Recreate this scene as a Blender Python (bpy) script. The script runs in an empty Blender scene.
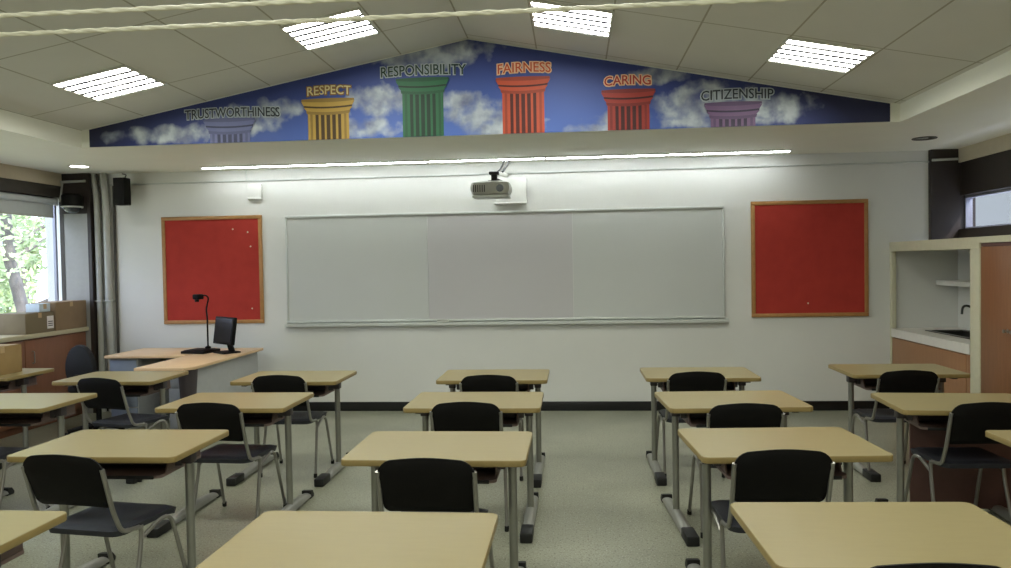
import bpy, bmesh, math, random
from mathutils import Vector, Matrix
random.seed(7)
sc = bpy.context.scene
col = sc.collection
PI = math.pi

# ------------------------------------------------------------------ room numbers
D = 8.42            # front wall
ZS = 2.69           # flat soffit
YM = 6.60           # gable wall with the mural
XL, XR = -5.69, 3.95
CX = -0.86          # ridge
SLL, SLR = -4.33, 2.65   # inner edges of the side soffits
ZP, SLOPE = 3.51, 0.192
YB = -2.6           # back wall

# ------------------------------------------------------------------ materials
MATS = {}
def lin(c):
    return tuple(((x / 255) / 12.92 if x / 255 <= 0.04045 else ((x / 255 + 0.055) / 1.055) ** 2.4) for x in c)
def mat(name, rgb, rough=0.5, metal=0.0, noise=0.0, scale=20.0, bump=0.0, bscale=60.0, spec=0.5, stretch=None):
    if name in MATS: return MATS[name]
    m = bpy.data.materials.new(name); m.use_nodes = True
    nt = m.node_tree; b = nt.nodes['Principled BSDF']
    b.inputs['Roughness'].default_value = rough; b.inputs['Metallic'].default_value = metal
    b.inputs['Specular IOR Level'].default_value = spec
    c = lin(rgb)
    tc = nt.nodes.new('ShaderNodeTexCoord')
    mp = nt.nodes.new('ShaderNodeMapping'); nt.links.new(tc.outputs['Object'], mp.inputs[0])
    if stretch: mp.inputs['Scale'].default_value = stretch
    n = nt.nodes.new('ShaderNodeTexNoise'); n.inputs['Scale'].default_value = scale; n.inputs['Detail'].default_value = 5
    nt.links.new(mp.outputs[0], n.inputs['Vector'])
    r = nt.nodes.new('ShaderNodeValToRGB')
    k = noise if noise else 0.03
    r.color_ramp.elements[0].position = 0.3; r.color_ramp.elements[1].position = 0.7
    r.color_ramp.elements[0].color = tuple(max(0, x * (1 - k)) for x in c) + (1,)
    r.color_ramp.elements[1].color = tuple(min(1, x * (1 + k)) for x in c) + (1,)
    nt.links.new(n.outputs['Fac'], r.inputs[0]); nt.links.new(r.outputs[0], b.inputs['Base Color'])
    if bump:
        n2 = nt.nodes.new('ShaderNodeTexNoise'); n2.inputs['Scale'].default_value = bscale; n2.inputs['Detail'].default_value = 4
        nt.links.new(mp.outputs[0], n2.inputs['Vector'])
        bp = nt.nodes.new('ShaderNodeBump'); bp.inputs['Strength'].default_value = bump; bp.inputs['Distance'].default_value = 0.01
        nt.links.new(n2.outputs['Fac'], bp.inputs['Height']); nt.links.new(bp.outputs[0], b.inputs['Normal'])
    MATS[name] = m
    return m
def emit(name, rgb, s):
    m = bpy.data.materials.new(name); m.use_nodes = True
    nt = m.node_tree; nt.nodes.remove(nt.nodes['Principled BSDF'])
    e = nt.nodes.new('ShaderNodeEmission'); e.inputs[0].default_value = tuple(rgb) + (1,); e.inputs[1].default_value = s
    nt.links.new(e.outputs[0], nt.nodes['Material Output'].inputs[0])
    return m

M_wall = mat('wall_paint', (213, 213, 208), .55, noise=.015, scale=3, bump=.08, bscale=120)
M_soffit = mat('soffit_paint', (234, 234, 222), .6, noise=.015, scale=3)
M_beige = mat('bulkhead_paint', (196, 186, 164), .6)
M_dark = mat('dark_beam', (62, 58, 52), .6, noise=.08)
M_brownblack = mat('brown_black_panel', (44, 36, 32), .5, noise=.1)
M_base = mat('black_skirting', (16, 16, 18), .35)
M_top = mat('pale_laminate', (149, 136, 97), .33, noise=.025, scale=9, stretch=(1, 9, 1), spec=.32)
M_edge = mat('edge_band', (140, 121, 74), .4, noise=.05)
M_tray = mat('tray_brown', (122, 102, 96), .5, noise=.06)
M_trayedge = mat('tray_edge_brown', (140, 104, 84), .5)
M_steel = mat('grey_steel', (150, 150, 142), .35, .75)
M_foot = mat('foot_steel', (160, 160, 154), .42, .6)
M_rubber = mat('black_rubber', (18, 18, 18), .55)
M_black = mat('black_plastic', (10, 9, 8), .6, bump=.15, bscale=300, spec=.18)
M_navy = mat('navy_seat', (36, 38, 46), .5, bump=.2, bscale=260)
M_chairsteel = mat('chair_steel', (152, 150, 144), .3, .8)
M_alu = mat('aluminium', (196, 199, 194), .4, .25)
M_board = mat('whiteboard_enamel', (188, 190, 186), .35, noise=.01, scale=2)
M_board2 = mat('whiteboard_enamel_middle', (184, 182, 182), .35, noise=.01, scale=2)
M_felt = mat('red_felt', (168, 58, 50), .9, noise=.07, scale=7, bump=.25, bscale=400, spec=.15)
M_frame = mat('board_wood', (164, 118, 66), .5, noise=.1, scale=14, stretch=(1, 8, 1))
M_cream = mat('cream_paint', (198, 194, 168), .5)
M_door = mat('cabinet_wood', (132, 88, 56), .42, noise=.09, scale=6, stretch=(6, 6, .7))
M_door2 = mat('base_cabinet_wood', (148, 106, 72), .45, noise=.06, scale=6, stretch=(6, 6, .7))
M_maroon = mat('maroon_panel', (98, 70, 64), .5, noise=.06)
M_white = mat('white_paint', (222, 222, 216), .4)
M_counter = mat('white_worktop', (218, 214, 206), .35)
M_sink = mat('sink_steel', (90, 90, 86), .3, .9)
M_grey = mat('grey_melamine', (166, 168, 168), .5)
M_bluegrey = mat('blue_grey_drawer', (132, 142, 160), .5)
M_darkleg = mat('dark_leg', (72, 66, 68), .45, .3)
M_deskwood = mat('teacher_laminate', (214, 182, 144), .4, noise=.04, scale=8)
M_pipe = mat('pipe_paint', (168, 169, 162), .4, 0)
M_pier = mat('pier_paint', (150, 150, 146), .6)
M_winframe = mat('window_frame_grey', (150, 152, 166), .4, .4)
M_blind = mat('blind_fabric', (196, 204, 206), .8)
M_card = mat('cardboard', (136, 114, 88), .8, noise=.07, scale=8)
M_card2 = mat('cardboard_olive', (118, 106, 82), .8, noise=.07, scale=8)
M_cardg = mat('cardboard_grey', (140, 132, 136), .75, noise=.05)
M_label = mat('paper_label', (225, 222, 220), .7)
M_print = mat('black_print', (40, 38, 40), .7)
M_tape = mat('packing_tape', (176, 150, 110), .3)
M_cord = mat('cord_white', (222, 219, 198), .55)
M_sill = mat('sill_laminate', (190, 182, 150), .4)
M_lowcab = mat('window_cabinet_wood', (126, 84, 60), .45, noise=.07, scale=5, stretch=(5, 5, .7))
M_proj = mat('projector_shell', (176, 176, 168), .4)
M_lens = mat('lens_glass', (60, 66, 70), .1)
M_screen = mat('screen_black', (24, 26, 30), .2)
M_lightframe = mat('fixture_white', (205, 205, 196), .45)
M_louver = mat('louver_metal', (110, 108, 118), .5, .0)
M_fabric = mat('office_fabric', (12, 12, 15), .85, bump=.2, bscale=250)
M_bark = mat('bark', (96, 92, 86), .9, noise=.25, scale=8, bump=.6, bscale=20)
M_leaf = mat('leaf_green', (168, 186, 138), .5, noise=.3, scale=1.2)
M_ground = mat('outside_ground', (150, 150, 120), .9, noise=.2, scale=.7)
M_outwall = mat('outside_render', (92, 92, 84), .8)
M_steelkey = mat('chrome', (190, 190, 190), .2, .9)

E_panel = emit('ceiling_tube_light', (.96, .985, .88), 26.0)
E_strip = emit('strip_tube_light', (.92, .98, 1.0), 37.0)
E_down = emit('downlight_lamp', (1.0, .98, .92), 14.0)

def floor_material():
    m = bpy.data.materials.new('terrazzo'); m.use_nodes = True
    nt = m.node_tree; b = nt.nodes['Principled BSDF']
    b.inputs['Roughness'].default_value = .3
    tc = nt.nodes.new('ShaderNodeTexCoord')
    def noise(s, d=4):
        n = nt.nodes.new('ShaderNodeTexNoise'); n.inputs['Scale'].default_value = s; n.inputs['Detail'].default_value = d
        nt.links.new(tc.outputs['Object'], n.inputs['Vector']); return n
    big = noise(1.1); r0 = nt.nodes.new('ShaderNodeValToRGB')
    r0.color_ramp.elements[0].color = lin((130, 131, 113)) + (1,); r0.color_ramp.elements[1].color = lin((151, 152, 133)) + (1,)
    r0.color_ramp.elements[0].position = .35; r0.color_ramp.elements[1].position = .65
    nt.links.new(big.outputs['Fac'], r0.inputs[0])
    cur = r0.outputs[0]
    for s, lo, hi, c in ((75, .57, .65, (100, 98, 86)), (38, .66, .72, (116, 106, 94)), (110, .62, .70, (200, 198, 186))):
        v = nt.nodes.new('ShaderNodeTexNoise'); v.inputs['Scale'].default_value = s; v.inputs['Detail'].default_value = 2
        nt.links.new(tc.outputs['Object'], v.inputs['Vector'])
        rr = nt.nodes.new('ShaderNodeValToRGB'); rr.color_ramp.elements[0].position = lo; rr.color_ramp.elements[1].position = hi
        nt.links.new(v.outputs['Fac'], rr.inputs[0])
        mx = nt.nodes.new('ShaderNodeMix'); mx.data_type = 'RGBA'
        nt.links.new(rr.outputs[0], mx.inputs[0]); nt.links.new(cur, mx.inputs[6]); mx.inputs[7].default_value = lin(c) + (1,)
        cur = mx.outputs[2]
    nt.links.new(cur, b.inputs['Base Color'])
    return m
def tile_material():
    m = bpy.data.materials.new('ceiling_tiles'); m.use_nodes = True
    nt = m.node_tree; b = nt.nodes['Principled BSDF']; b.inputs['Roughness'].default_value = .8
    b.inputs['Specular IOR Level'].default_value = .2
    uv = nt.nodes.new('ShaderNodeUVMap'); sp = nt.nodes.new('ShaderNodeSeparateXYZ'); nt.links.new(uv.outputs[0], sp.inputs[0])
    def mth(op, a, bb=None):
        n = nt.nodes.new('ShaderNodeMath'); n.operation = op
        for i, x in enumerate((a, bb)):
            if x is None: continue
            if isinstance(x, (int, float)): n.inputs[i].default_value = x
            else: nt.links.new(x, n.inputs[i])
        return n.outputs[0]
    ds = []
    for o in (sp.outputs[0], sp.outputs[1]):
        f = mth('FRACT', o); f = mth('SUBTRACT', f, .5); f = mth('ABSOLUTE', f); ds.append(f)
    seam = mth('MAXIMUM', mth('GREATER_THAN', ds[0], .489), mth('GREATER_THAN', ds[1], .4945))
    n = nt.nodes.new('ShaderNodeTexNoise'); n.inputs['Scale'].default_value = 3.0; n.inputs['Detail'].default_value = 6
    tc = nt.nodes.new('ShaderNodeTexCoord'); nt.links.new(tc.outputs['Object'], n.inputs['Vector'])
    r = nt.nodes.new('ShaderNodeValToRGB')
    r.color_ramp.elements[0].color = lin((214, 214, 208)) + (1,); r.color_ramp.elements[1].color = lin((222, 222, 216)) + (1,)
    nt.links.new(n.outputs['Fac'], r.inputs[0])
    mx = nt.nodes.new('ShaderNodeMix'); mx.data_type = 'RGBA'
    nt.links.new(seam, mx.inputs[0]); nt.links.new(r.outputs[0], mx.inputs[6]); mx.inputs[7].default_value = lin((172, 169, 154)) + (1,)
    nt.links.new(mx.outputs[2], b.inputs['Base Color'])
    return m
def glass_material():
    m = bpy.data.materials.new('window_glass'); m.use_nodes = True
    nt = m.node_tree; nt.nodes.remove(nt.nodes['Principled BSDF'])
    t = nt.nodes.new('ShaderNodeBsdfTransparent'); t.inputs[0].default_value = (.96, .955, .96, 1)
    g = nt.nodes.new('ShaderNodeBsdfGlossy'); g.inputs['Roughness'].default_value = .02
    mx = nt.nodes.new('ShaderNodeMixShader'); mx.inputs[0].default_value = .06
    nt.links.new(t.outputs[0], mx.inputs[1]); nt.links.new(g.outputs[0], mx.inputs[2])
    nt.links.new(mx.outputs[0], nt.nodes['Material Output'].inputs[0])
    return m
M_floor = floor_material(); M_tiles = tile_material(); M_glass = glass_material()

# ------------------------------------------------------------------ mesh builder
class B:
    def __init__(s): s.bm = bmesh.new(); s.mats = []
    def _mi(s, m):
        if m is None: return 0
        if m not in s.mats: s.mats.append(m)
        return s.mats.index(m)
    def _fin(s, faces, m, smooth):
        i = s._mi(m)
        for f in faces: f.material_index = i; f.smooth = smooth
    def box(s, a, b, m=None, bev=0.0, mtx=None, seg=2):
        x0, y0, z0 = [min(p, q) for p, q in zip(a, b)]; x1, y1, z1 = [max(p, q) for p, q in zip(a, b)]
        t = bmesh.new()
        v = [t.verts.new(p) for p in ((x0,y0,z0),(x1,y0,z0),(x1,y1,z0),(x0,y1,z0),(x0,y0,z1),(x1,y0,z1),(x1,y1,z1),(x0,y1,z1))]
        for q in ((3,2,1,0),(4,5,6,7),(0,1,5,4),(1,2,6,5),(2,3,7,6),(3,0,4,7)): t.faces.new([v[i] for i in q])
        if bev > 0:
            bmesh.ops.bevel(t, geom=list(t.edges), offset=bev, segments=seg, affect='EDGES', profile=.5)
        s._merge(t, m, mtx, bev > 0)
        return s
    def _merge(s, t, m, mtx=None, smooth=False):
        if mtx is not None: t.transform(mtx)
        mp = {}
        for v in t.verts: mp[v] = s.bm.verts.new(v.co)
        fs = []
        for f in t.faces:
            try: fs.append(s.bm.faces.new([mp[v] for v in f.verts]))
            except ValueError: pass
        s._fin(fs, m, smooth); t.free()
    def prism(s, pts, vec, m=None, bev=0.0, smooth=False, mtx=None):
        t = bmesh.new(); vec = Vector(vec)
        a = [t.verts.new(p) for p in pts]; b = [t.verts.new(Vector(p) + vec) for p in pts]
        n = len(pts)
        t.faces.new(a[::-1]); t.faces.new(b)
        for i in range(n): t.faces.new((a[i], a[(i+1) % n], b[(i+1) % n], b[i]))
        bmesh.ops.recalc_face_normals(t, faces=list(t.faces))
        if bev > 0:
            es = [e for e in t.edges if (e.verts[0] in a and e.verts[1] in a) or (e.verts[0] in b and e.verts[1] in b)]
            bmesh.ops.bevel(t, geom=es, offset=bev, segments=2, affect='EDGES', profile=.5)
        s._merge(t, m, mtx, smooth)
        return s
    def tube(s, pts, r, m=None, seg=10, corner=0.0, cseg=5, r2=None, flat=1.0):
        P = [Vector(p) for p in pts]
        if corner > 0 and len(P) > 2:
            Q = [P[0]]
            for i in range(1, len(P) - 1):
                a, b, c = P[i-1], P[i], P[i+1]
                d1 = min(corner, (a - b).length * .49); d2 = min(corner, (c - b).length * .49)
                p1 = b + (a - b).normalized() * d1; p2 = b + (c - b).normalized() * d2
                for k in range(cseg + 1):
                    u = k / cseg; Q.append(p1 * (1-u)**2 + b * 2*u*(1-u) + p2 * u*u)
            Q.append(P[-1]); P = Q
        t = bmesh.new(); rings = []; n = len(P)
        tan = [((P[min(i+1, n-1)] - P[max(i-1, 0)]).normalized()) for i in range(n)]
        up = Vector((0, 0, 1)) if abs(tan[0].z) < .9 else Vector((0, 1, 0))
        nx = tan[0].cross(up).normalized()
        for i in range(n):
            nx = (nx - tan[i] * nx.dot(tan[i])).normalized(); ny = tan[i].cross(nx)
            rr = r if r2 is None else r + (r2 - r) * i / (n - 1)
            rings.append([t.verts.new(P[i] + nx * rr * math.cos(2*PI*k/seg) + ny * rr * flat * math.sin(2*PI*k/seg)) for k in range(seg)])
        for i in range(n-1):
            for k in range(seg): t.faces.new((rings[i][k], rings[i][(k+1) % seg], rings[i+1][(k+1) % seg], rings[i+1][k]))
        t.faces.new(rings[0][::-1]); t.faces.new(rings[-1])
        bmesh.ops.recalc_face_normals(t, faces=list(t.faces))
        s._merge(t, m, None, True)
        return s
    def lathe(s, prof, c, m=None, seg=24, axis='z', mtx=None, caps=True):
        t = bmesh.new(); rings = []
        for (r, h) in prof:
            rings.append([t.verts.new((r*math.cos(2*PI*k/seg), r*math.sin(2*PI*k/seg), h)) for k in range(seg)] if r > 1e-6 else [t.verts.new((0, 0, h))])
        for a, b in zip(rings, rings[1:]):
            for k in range(seg):
                if len(a) == 1 and len(b) == 1: continue
                if len(a) == 1: t.faces.new((a[0], b[(k+1) % seg], b[k]))
                elif len(b) == 1: t.faces.new((a[k], a[(k+1) % seg], b[0]))
                else: t.faces.new((a[k], a[(k+1) % seg], b[(k+1) % seg], b[k]))
        if caps and len(rings[0]) > 1: t.faces.new(rings[0][::-1])
        if caps and len(rings[-1]) > 1: t.faces.new(rings[-1])
        bmesh.ops.recalc_face_normals(t, faces=list(t.faces))
        R = Matrix.Identity(4)
        if axis == 'y': R = Matrix.Rotation(-PI/2, 4, 'X')
        if axis == 'x': R = Matrix.Rotation(PI/2, 4, 'Y')
        X = Matrix.Translation(c) @ R
        if mtx is not None: X = mtx @ X
        s._merge(t, m, X, True)
        return s
    def grid(s, fn, nu, nv, m=None, thick=0.0, closed=False):
        t = bmesh.new()
        V = [[t.verts.new(fn(i/nu, j/nv)) for j in range(nv+1)] for i in range(nu+1)]
        for i in range(nu):
            for j in range(nv): t.faces.new((V[i][j], V[i+1][j], V[i+1][j+1], V[i][j+1]))
        if thick:
            bmesh.ops.recalc_face_normals(t, faces=list(t.faces))
            bmesh.ops.solidify(t, geom=list(t.faces), thickness=thick)
        bmesh.ops.recalc_face_normals(t, faces=list(t.faces))
        s._merge(t, m, None, True)
        return s
    def build(s, name, m=None, parent=None, loc=None, sharp=35):
        me = bpy.data.meshes.new(name); s.bm.normal_update(); s.bm.to_mesh(me); s.bm.free()
        if not s.mats: s.mats = [m or M_wall]
        for x in s.mats: me.materials.append(x if x is not None else m)
        try: me.set_sharp_from_angle(angle=math.radians(sharp))
        except Exception: pass
        o = bpy.data.objects.new(name, me); col.objects.link(o)
        if parent is not None: o.parent = parent
        if loc: o.location = loc
        return o

def tag(o, label, cat, group=None, kind=None):
    o['label'] = label; o['category'] = cat
    if group: o['group'] = group
    if kind: o['kind'] = kind
    return o
def thing(name, label, cat, loc=(0, 0, 0), rz=0.0, group=None):
    o = bpy.data.objects.new(name, None); o.empty_display_size = .1; col.objects.link(o)
    o.location = loc; o.rotation_euler = (0, 0, rz)
    return tag(o, label, cat, group)
def struct(b, name, m=None):
    o = b.build(name, m); o['kind'] = 'structure'; return o
def copy_tree(o, parent=None):
    c = o.copy(); col.objects.link(c)
    if parent is not None: c.parent = parent
    for ch in [x for x in bpy.data.objects if x.parent == o]: copy_tree(ch, c)
    return c
def bx(a, b, m=None, bev=0.0): return B().box(a, b, m, bev)

# ================================================================== THE SETTING
struct(bx((XL - .6, YB, -.12), (XR + .6, D + .2, 0)), 'floor', M_floor)
struct(bx((XL - .3, D, 0), (XR + .14, D + .2, 2.95)), 'wall_front', M_wall)
struct(bx((XL - .3, YB - .2, 0), (XR + .3, YB, 3.9)), 'wall_back', M_wall)
# flat soffit ring around the raised ceiling
b = B()
b.box((XL - .3, YB, ZS), (SLL - .08, D, ZS + .12)); b.box((SLR + .08, YB, ZS), (XR + .3, D, ZS + .12)); b.box((SLL - .08, YM + .12, ZS), (SLR + .08, D, ZS + .12))
struct(b, 'ceiling_soffit', M_soffit)
# bulkhead strips that close the side soffits above the window beams
struct(bx((XL - .05, YB, 2.55), (XL, D, ZS)), 'trim_bulkhead_left', M_beige)
struct(bx((XR - .02, YB, 2.55), (XR + .05, D, ZS)), 'trim_bulkhead_right', M_beige)
# vertical steps between soffit and tiled slopes
zl = ZP + SLOPE * (SLL - CX); zr = ZP - SLOPE * (SLR - CX)
b = B(); b.box((SLL - .08, YB, ZS), (SLL, YM, zl + .05)); struct(b, 'wall_step_left', M_soffit)
b = B(); b.box((SLR, YB, ZS), (SLR + .08, YM, zr + .05)); struct(b, 'wall_step_right', M_soffit)
# gable wall that carries the mural
b = B(); b.prism([(SLL - .08, YM, ZS), (SLR + .08, YM, ZS), (SLR + .08, YM, zr + .1), (CX, YM, ZP + .12), (SLL - .08, YM, zl + .1)], (0, .12, 0))
struct(b, 'wall_gable', M_soffit)
# tiled slopes with uv in tile units
def slope_ceiling():
    bm = bmesh.new(); uvl = bm.loops.layers.uv.new('UVMap')
    L = math.sqrt(1 + SLOPE**2); T = .5885
    for sg, xe in ((-1, SLL), (1, SLR)):
        ze = ZP - SLOPE * abs(xe - CX)
        pts = [(CX, YB, ZP), (xe, YB, ze), (xe, YM, ze), (CX, YM, ZP)]
        v = [bm.verts.new(p) for p in pts]; f = bm.faces.new(v if sg < 0 else v[::-1])
        for lp in f.loops:
            c = lp.vert.co; lp[uvl].uv = (abs(c.x - CX) * L / T, ((5.94 if sg < 0 else 5.31) - c.y) / (2*T))
        w = [bm.verts.new((p[0], p[1], p[2] + .06)) for p in pts]; bm.faces.new(w)
        for i in range(4): bm.faces.new((v[i], v[(i+1) % 4], w[(i+1) % 4], w[i]))
    bmesh.ops.recalc_face_normals(bm, faces=list(bm.faces))
    me = bpy.data.meshes.new('ceiling'); bm.to_mesh(me); bm.free(); me.materials.append(M_tiles)
    o = bpy.data.objects.new('ceiling', me); col.objects.link(o); o['kind'] = 'structure'
slope_ceiling()
struct(bx((XL - .1, D - .018, 0), (3.26, D, .1), None, .004), 'baseboard_front', M_base)

# left wall: counter-height wall, windows, beam
XW = -5.78
b = B(); b.box((XW - .2, YB, 0), (XW, D, .97)); b.box((XW - .2, YB, 2.55), (XL - .05, D, 2.95)); struct(b, 'wall_left', M_wall)
struct(bx((XW - .1, YB, 2.42), (XL - .01, D, 2.55)), 'trim_beam_left', M_dark)
def window_left(i, y0, y1):
    z0, z1 = .97, 2.42
    f = B()
    for a, c in (((XW-.02, y0, z0), (XW+.012, y0+.03, z1)), ((XW-.02, y1-.03, z0), (XW+.012, y1, z1)),
                 ((XW-.02, y0, z0), (XW+.012, y1, z0+.04)), ((XW-.02, y0, z1-.04), (XW+.012, y1, z1))): f.box(a, c, None, .004)
    o = f.build('window_%d' % i, M_winframe); o['kind'] = 'structure'
    bx((XW-.012, y0+.028, z0+.038), (XW-.006, y1-.028, z1-.038)).build('window_pane', M_glass, o)
wy = [8.30, 6.1, 3.9, 1.7, -.5]
for i in range(2): window_left(i + 1, wy[i+1] + .04, wy[i])
struct(bx((XW - .05, YB, .97), (XW + .02, wy[2] + .0, 2.42)), 'trim_left_rear_panel', M_pier)  # unseen panel added to shut out daylight where further windows would be
for i in range(1, 2): struct(bx((XW - .06, wy[i] - .001, .97), (XW + .04, wy[i] + .041, 2.42)), 'trim_%d' % i, M_dark)
# corner pier, left: grey lower face, dark upper panel
b = B(); b.box((-5.73, 8.30, .0), (-5.405, D, 2.24), M_pier); b.box((-5.405, 8.295, 0), (-5.365, D, ZS), M_brownblack)
b.box((-5.73, 8.295, .97), (-5.685, 8.32, 2.24), M_dark); b.box((-5.73, 8.292, 2.24), (-5.405, D, ZS), M_brownblack)
struct(b, 'column_left', M_pier)
# right wall with clerestory
b = B(); b.box((XR, YB, 0), (XR + .2, D, 1.87)); b.box((XR + .05, YB, 2.55), (XR + .25, D, 2.95)); struct(b, 'wall_right', M_wall)
struct(bx((XR + .001, YB, 2.215), (XR + .14, D, 2.55)), 'trim_beam_right', M_brownblack)
struct(bx((XR - .02, YB, 1.78), (XR + .001, D, 1.87)), 'trim_sill_right', M_brownblack)
def window_right(i, y0, y1):
    z0, z1 = 1.87, 2.215; X = XR + .09; f = B()
    for a, c in (((X-.04, y0, z0), (X+.03, y0+.05, z1)), ((X-.04, y1-.025, z0), (X+.03, y1, z1)),
                 ((X-.04, y0, z0), (X+.03, y1, z0+.02)), ((X-.04, y0, z1-.03), (X+.03, y1, z1))): f.box(a, c, None, .003)
    o = f.build('window_%d' % i, M_winframe); o['kind'] = 'structure'
    bx((X-.006, y0+.045, z0+.015), (X, y1-.02, z1-.025)).build('window_pane', M_glass, o)
window_right(5, 4.6, 8.39); window_right(6, 1.2, 4.6)
struct(bx((XR + .02, YB, 1.87), (XR + .14, 1.2, 2.215)), 'trim_right_rear_panel', M_brownblack)
struct(bx((3.66, 8.36, 2.549), (XR - .021, D, ZS)), 'column_right_head', M_brownblack)
struct(bx((XR - .001, D - .028, 1.87), (XR + .16, D, 2.215)), 'trim_right_front_panel', M_brownblack)
struct(bx((3.66, 8.36, 1.752), (XR - .001, D, 2.549)), 'column_right', M_brownblack)

# ================================================================== OUTSIDE
struct(bx((-40, -30, -3.3), (XL - 1.2, 50, -3.0)), 'ground_outside', M_ground)
struct(bx((6.4, -5, -1), (6.6, 30, 3.6)), 'exterior_wall', M_outwall)
def tree(x, y, h, r, n, seed, label, cf=.62, cs=.34, tr=.26, ls=1.0):
    rnd = random.Random(seed)
    t = thing('tree', label, 'tree', (x, y, -3.0), 0, 'trees outside the window')
    k = B(); pts = [(0, 0, 0)]
    for i in range(1, 7): pts.append((.12*math.sin(i*1.7+seed), .12*math.cos(i*2.1), h*.8*i/6))
    k.tube(pts, tr, M_bark, 12, r2=tr*.4)
    for j in range(7):
        a = rnd.uniform(0, 2*PI); z = h*rnd.uniform(cf-.25, cf); e = r*rnd.uniform(.5, .9)
        k.tube([(0, 0, z), (math.cos(a)*e*.5, math.sin(a)*e*.5, z+.5), (math.cos(a)*e, math.sin(a)*e, z+1.0)], .07, M_bark, 7, r2=.015)
    k.build('trunk', M_bark, t)
    bm = bmesh.new(); cl = []
    for i in range(46):
        a = rnd.uniform(0, 2*PI); q = r*math.sqrt(rnd.uniform(.02, 1)); z = h*cf + rnd.uniform(-1, 1)*h*cs*math.sqrt(max(.05, 1-(q/r)**2))
        cl.append((Vector((math.cos(a)*q, math.sin(a)*q, z)), rnd.uniform(.35, .75)))
    for i in range(n):
        c, s_ = rnd.choice(cl)
        d = Vector((rnd.gauss(0, 1), rnd.gauss(0, 1), rnd.gauss(0, 1))); p = c + d.normalized()*s_*rnd.random()**.4
        u = Vector((rnd.gauss(0, 1), rnd.gauss(0, 1), rnd.gauss(0, .6))).normalized(); w = u.orthogonal().normalized()
        L = rnd.uniform(.07, .14)*ls; W = L*.45
        bend = u.cross(w)*L*.15
        v = [bm.verts.new(p + q) for q in (-u*L, w*W + bend, u*L, -w*W + bend)]
        bm.faces.new(v)
    me = bpy.data.meshes.new('foliage'); bm.to_mesh(me); bm.free(); me.materials.append(M_leaf)
    o = bpy.data.objects.new('foliage', me); col.objects.link(o); o.parent = t
tree(-8.55, 11.3, 9.0, 2.3, 13000, 3, 'leafy tree outside the window with grey trunk seen through the pane', .80, .28, .14, .55)
tree(-13.0, 17.2, 8.6, 3.4, 15000, 8, 'leafy tree outside the window, farther back behind the nearer one')
tree(-9.4, 5.4, 7.0, 2.3, 4200, 12, 'leafy tree outside toward the camera, its crown beside the parked-up blind')
for o in bpy.data.objects:
    if o.get('category') == 'tree' and 'parked' in o['label']: o['label'] = 'leafy tree outside, nearest along the window wall to the camera'

# ================================================================== FRONT WALL
# whiteboard
X0, X1, Z0, Z1 = -3.17, 1.59, .985, 2.168
t = thing('whiteboard', 'wide three-panel whiteboard with aluminium frame on front wall', 'whiteboard', ((X0+X1)/2, D, Z0))
hw = (X1-X0)/2; hh = Z1-Z0
for k in range(3):
    x0 = -hw + .02 + k*(2*hw-.04)/3; x1 = x0 + (2*hw-.04)/3 - .003
    bx((x0, -.022, .015), (x1, 0, hh-.015)).build('board_panel', M_board2 if k == 1 else M_board, t)
f = B()
for a, c in (((-hw, -.038, hh-.026), (hw, 0, hh)), ((-hw, -.035, 0), (hw, 0, .022)), ((-hw, -.0345, .02), (-hw+.022, 0, hh-.02)), ((hw-.022, -.0345, .02), (hw, 0, hh-.02))): f.box(a, c, None, .009)
f.build('frame', M_alu, t)
f = B(); f.prism([(-hw-.01, 0, -.001), (-hw-.01, -.075, -.02), (-hw-.01, -.08, -.012), (-hw-.01, -.085, -.012), (-hw-.01, -.085, -.04), (-hw-.01, 0, -.058)], (2*hw+.04, 0, 0))
f.build('pen_tray', M_alu, t)
wb = t
b = B(); b.box((-.065, -.02, 0), (.065, .02, .012), M_white, .004); b.box((-.063, -.019, .012), (.063, .019, .03), M_proj, .006)
o = b.build('board_eraser', M_white); o.location = (-1.42, D - .055, .9785); tag(o, 'small pale eraser lying on the whiteboard pen tray', 'eraser')

# red boards
def redboard(x0, x1, z0, z1, label):
    t = thing('notice_board', label, 'notice board', ((x0+x1)/2, D, z0)); w = (x1-x0)/2; h = z1-z0
    bx((-w+.03, -.016, .03), (w-.03, 0, h-.03)).build('felt_panel', M_felt, t)
    f = B(); d = .04
    for a, c in (((-w, -.026, h-d), (w, 0, h)), ((-w, -.026, 0), (w, 0, d)), ((-w, -.0255, d), (-w+d, 0, h-d)), ((w-d, -.0255, d), (w, 0, h-d))): f.box(a, c, None, .004)
    f.build('frame', M_frame, t)
redboard(-4.6, -3.44, .985, 2.186, 'red felt noticeboard in wood frame behind the teacher desk')
redboard(1.865, 3.053, .987, 2.205, 'red felt noticeboard in wood frame nearest the sink alcove')
pin0 = None
def pin(x, z, label):
    global pin0
    if pin0 is None:
        q = B(); q.lathe([(0, .012), (.008, .011), (.009, .007), (.006, .004), (.002, .0)], (0, 0, 0), M_cream, 10, 'y', Matrix.Rotation(PI, 4, 'Z'))
        pin0 = o = q.build('push_pin', M_cream)
    else:
        o = pin0.copy(); col.objects.link(o)
    o.location = (x, D - .016, z); tag(o, label, 'push pin', 'pins in the red boards')
pin(-3.77, 2.035, 'pale pin at the upper edge of the red board behind the teacher desk')
pin(-3.60, 2.000, 'pale pin near the upper inner corner of red board behind teacher desk')
pin(-3.57, 1.84, 'pale pin lowest of three near inner edge of red board by teacher desk')
pin(-3.57, 1.15, 'single pale pin low on the red board behind the teacher desk')
pin(2.44, 1.13, 'single pale pin low on the red board nearest the sink alcove')

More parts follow.
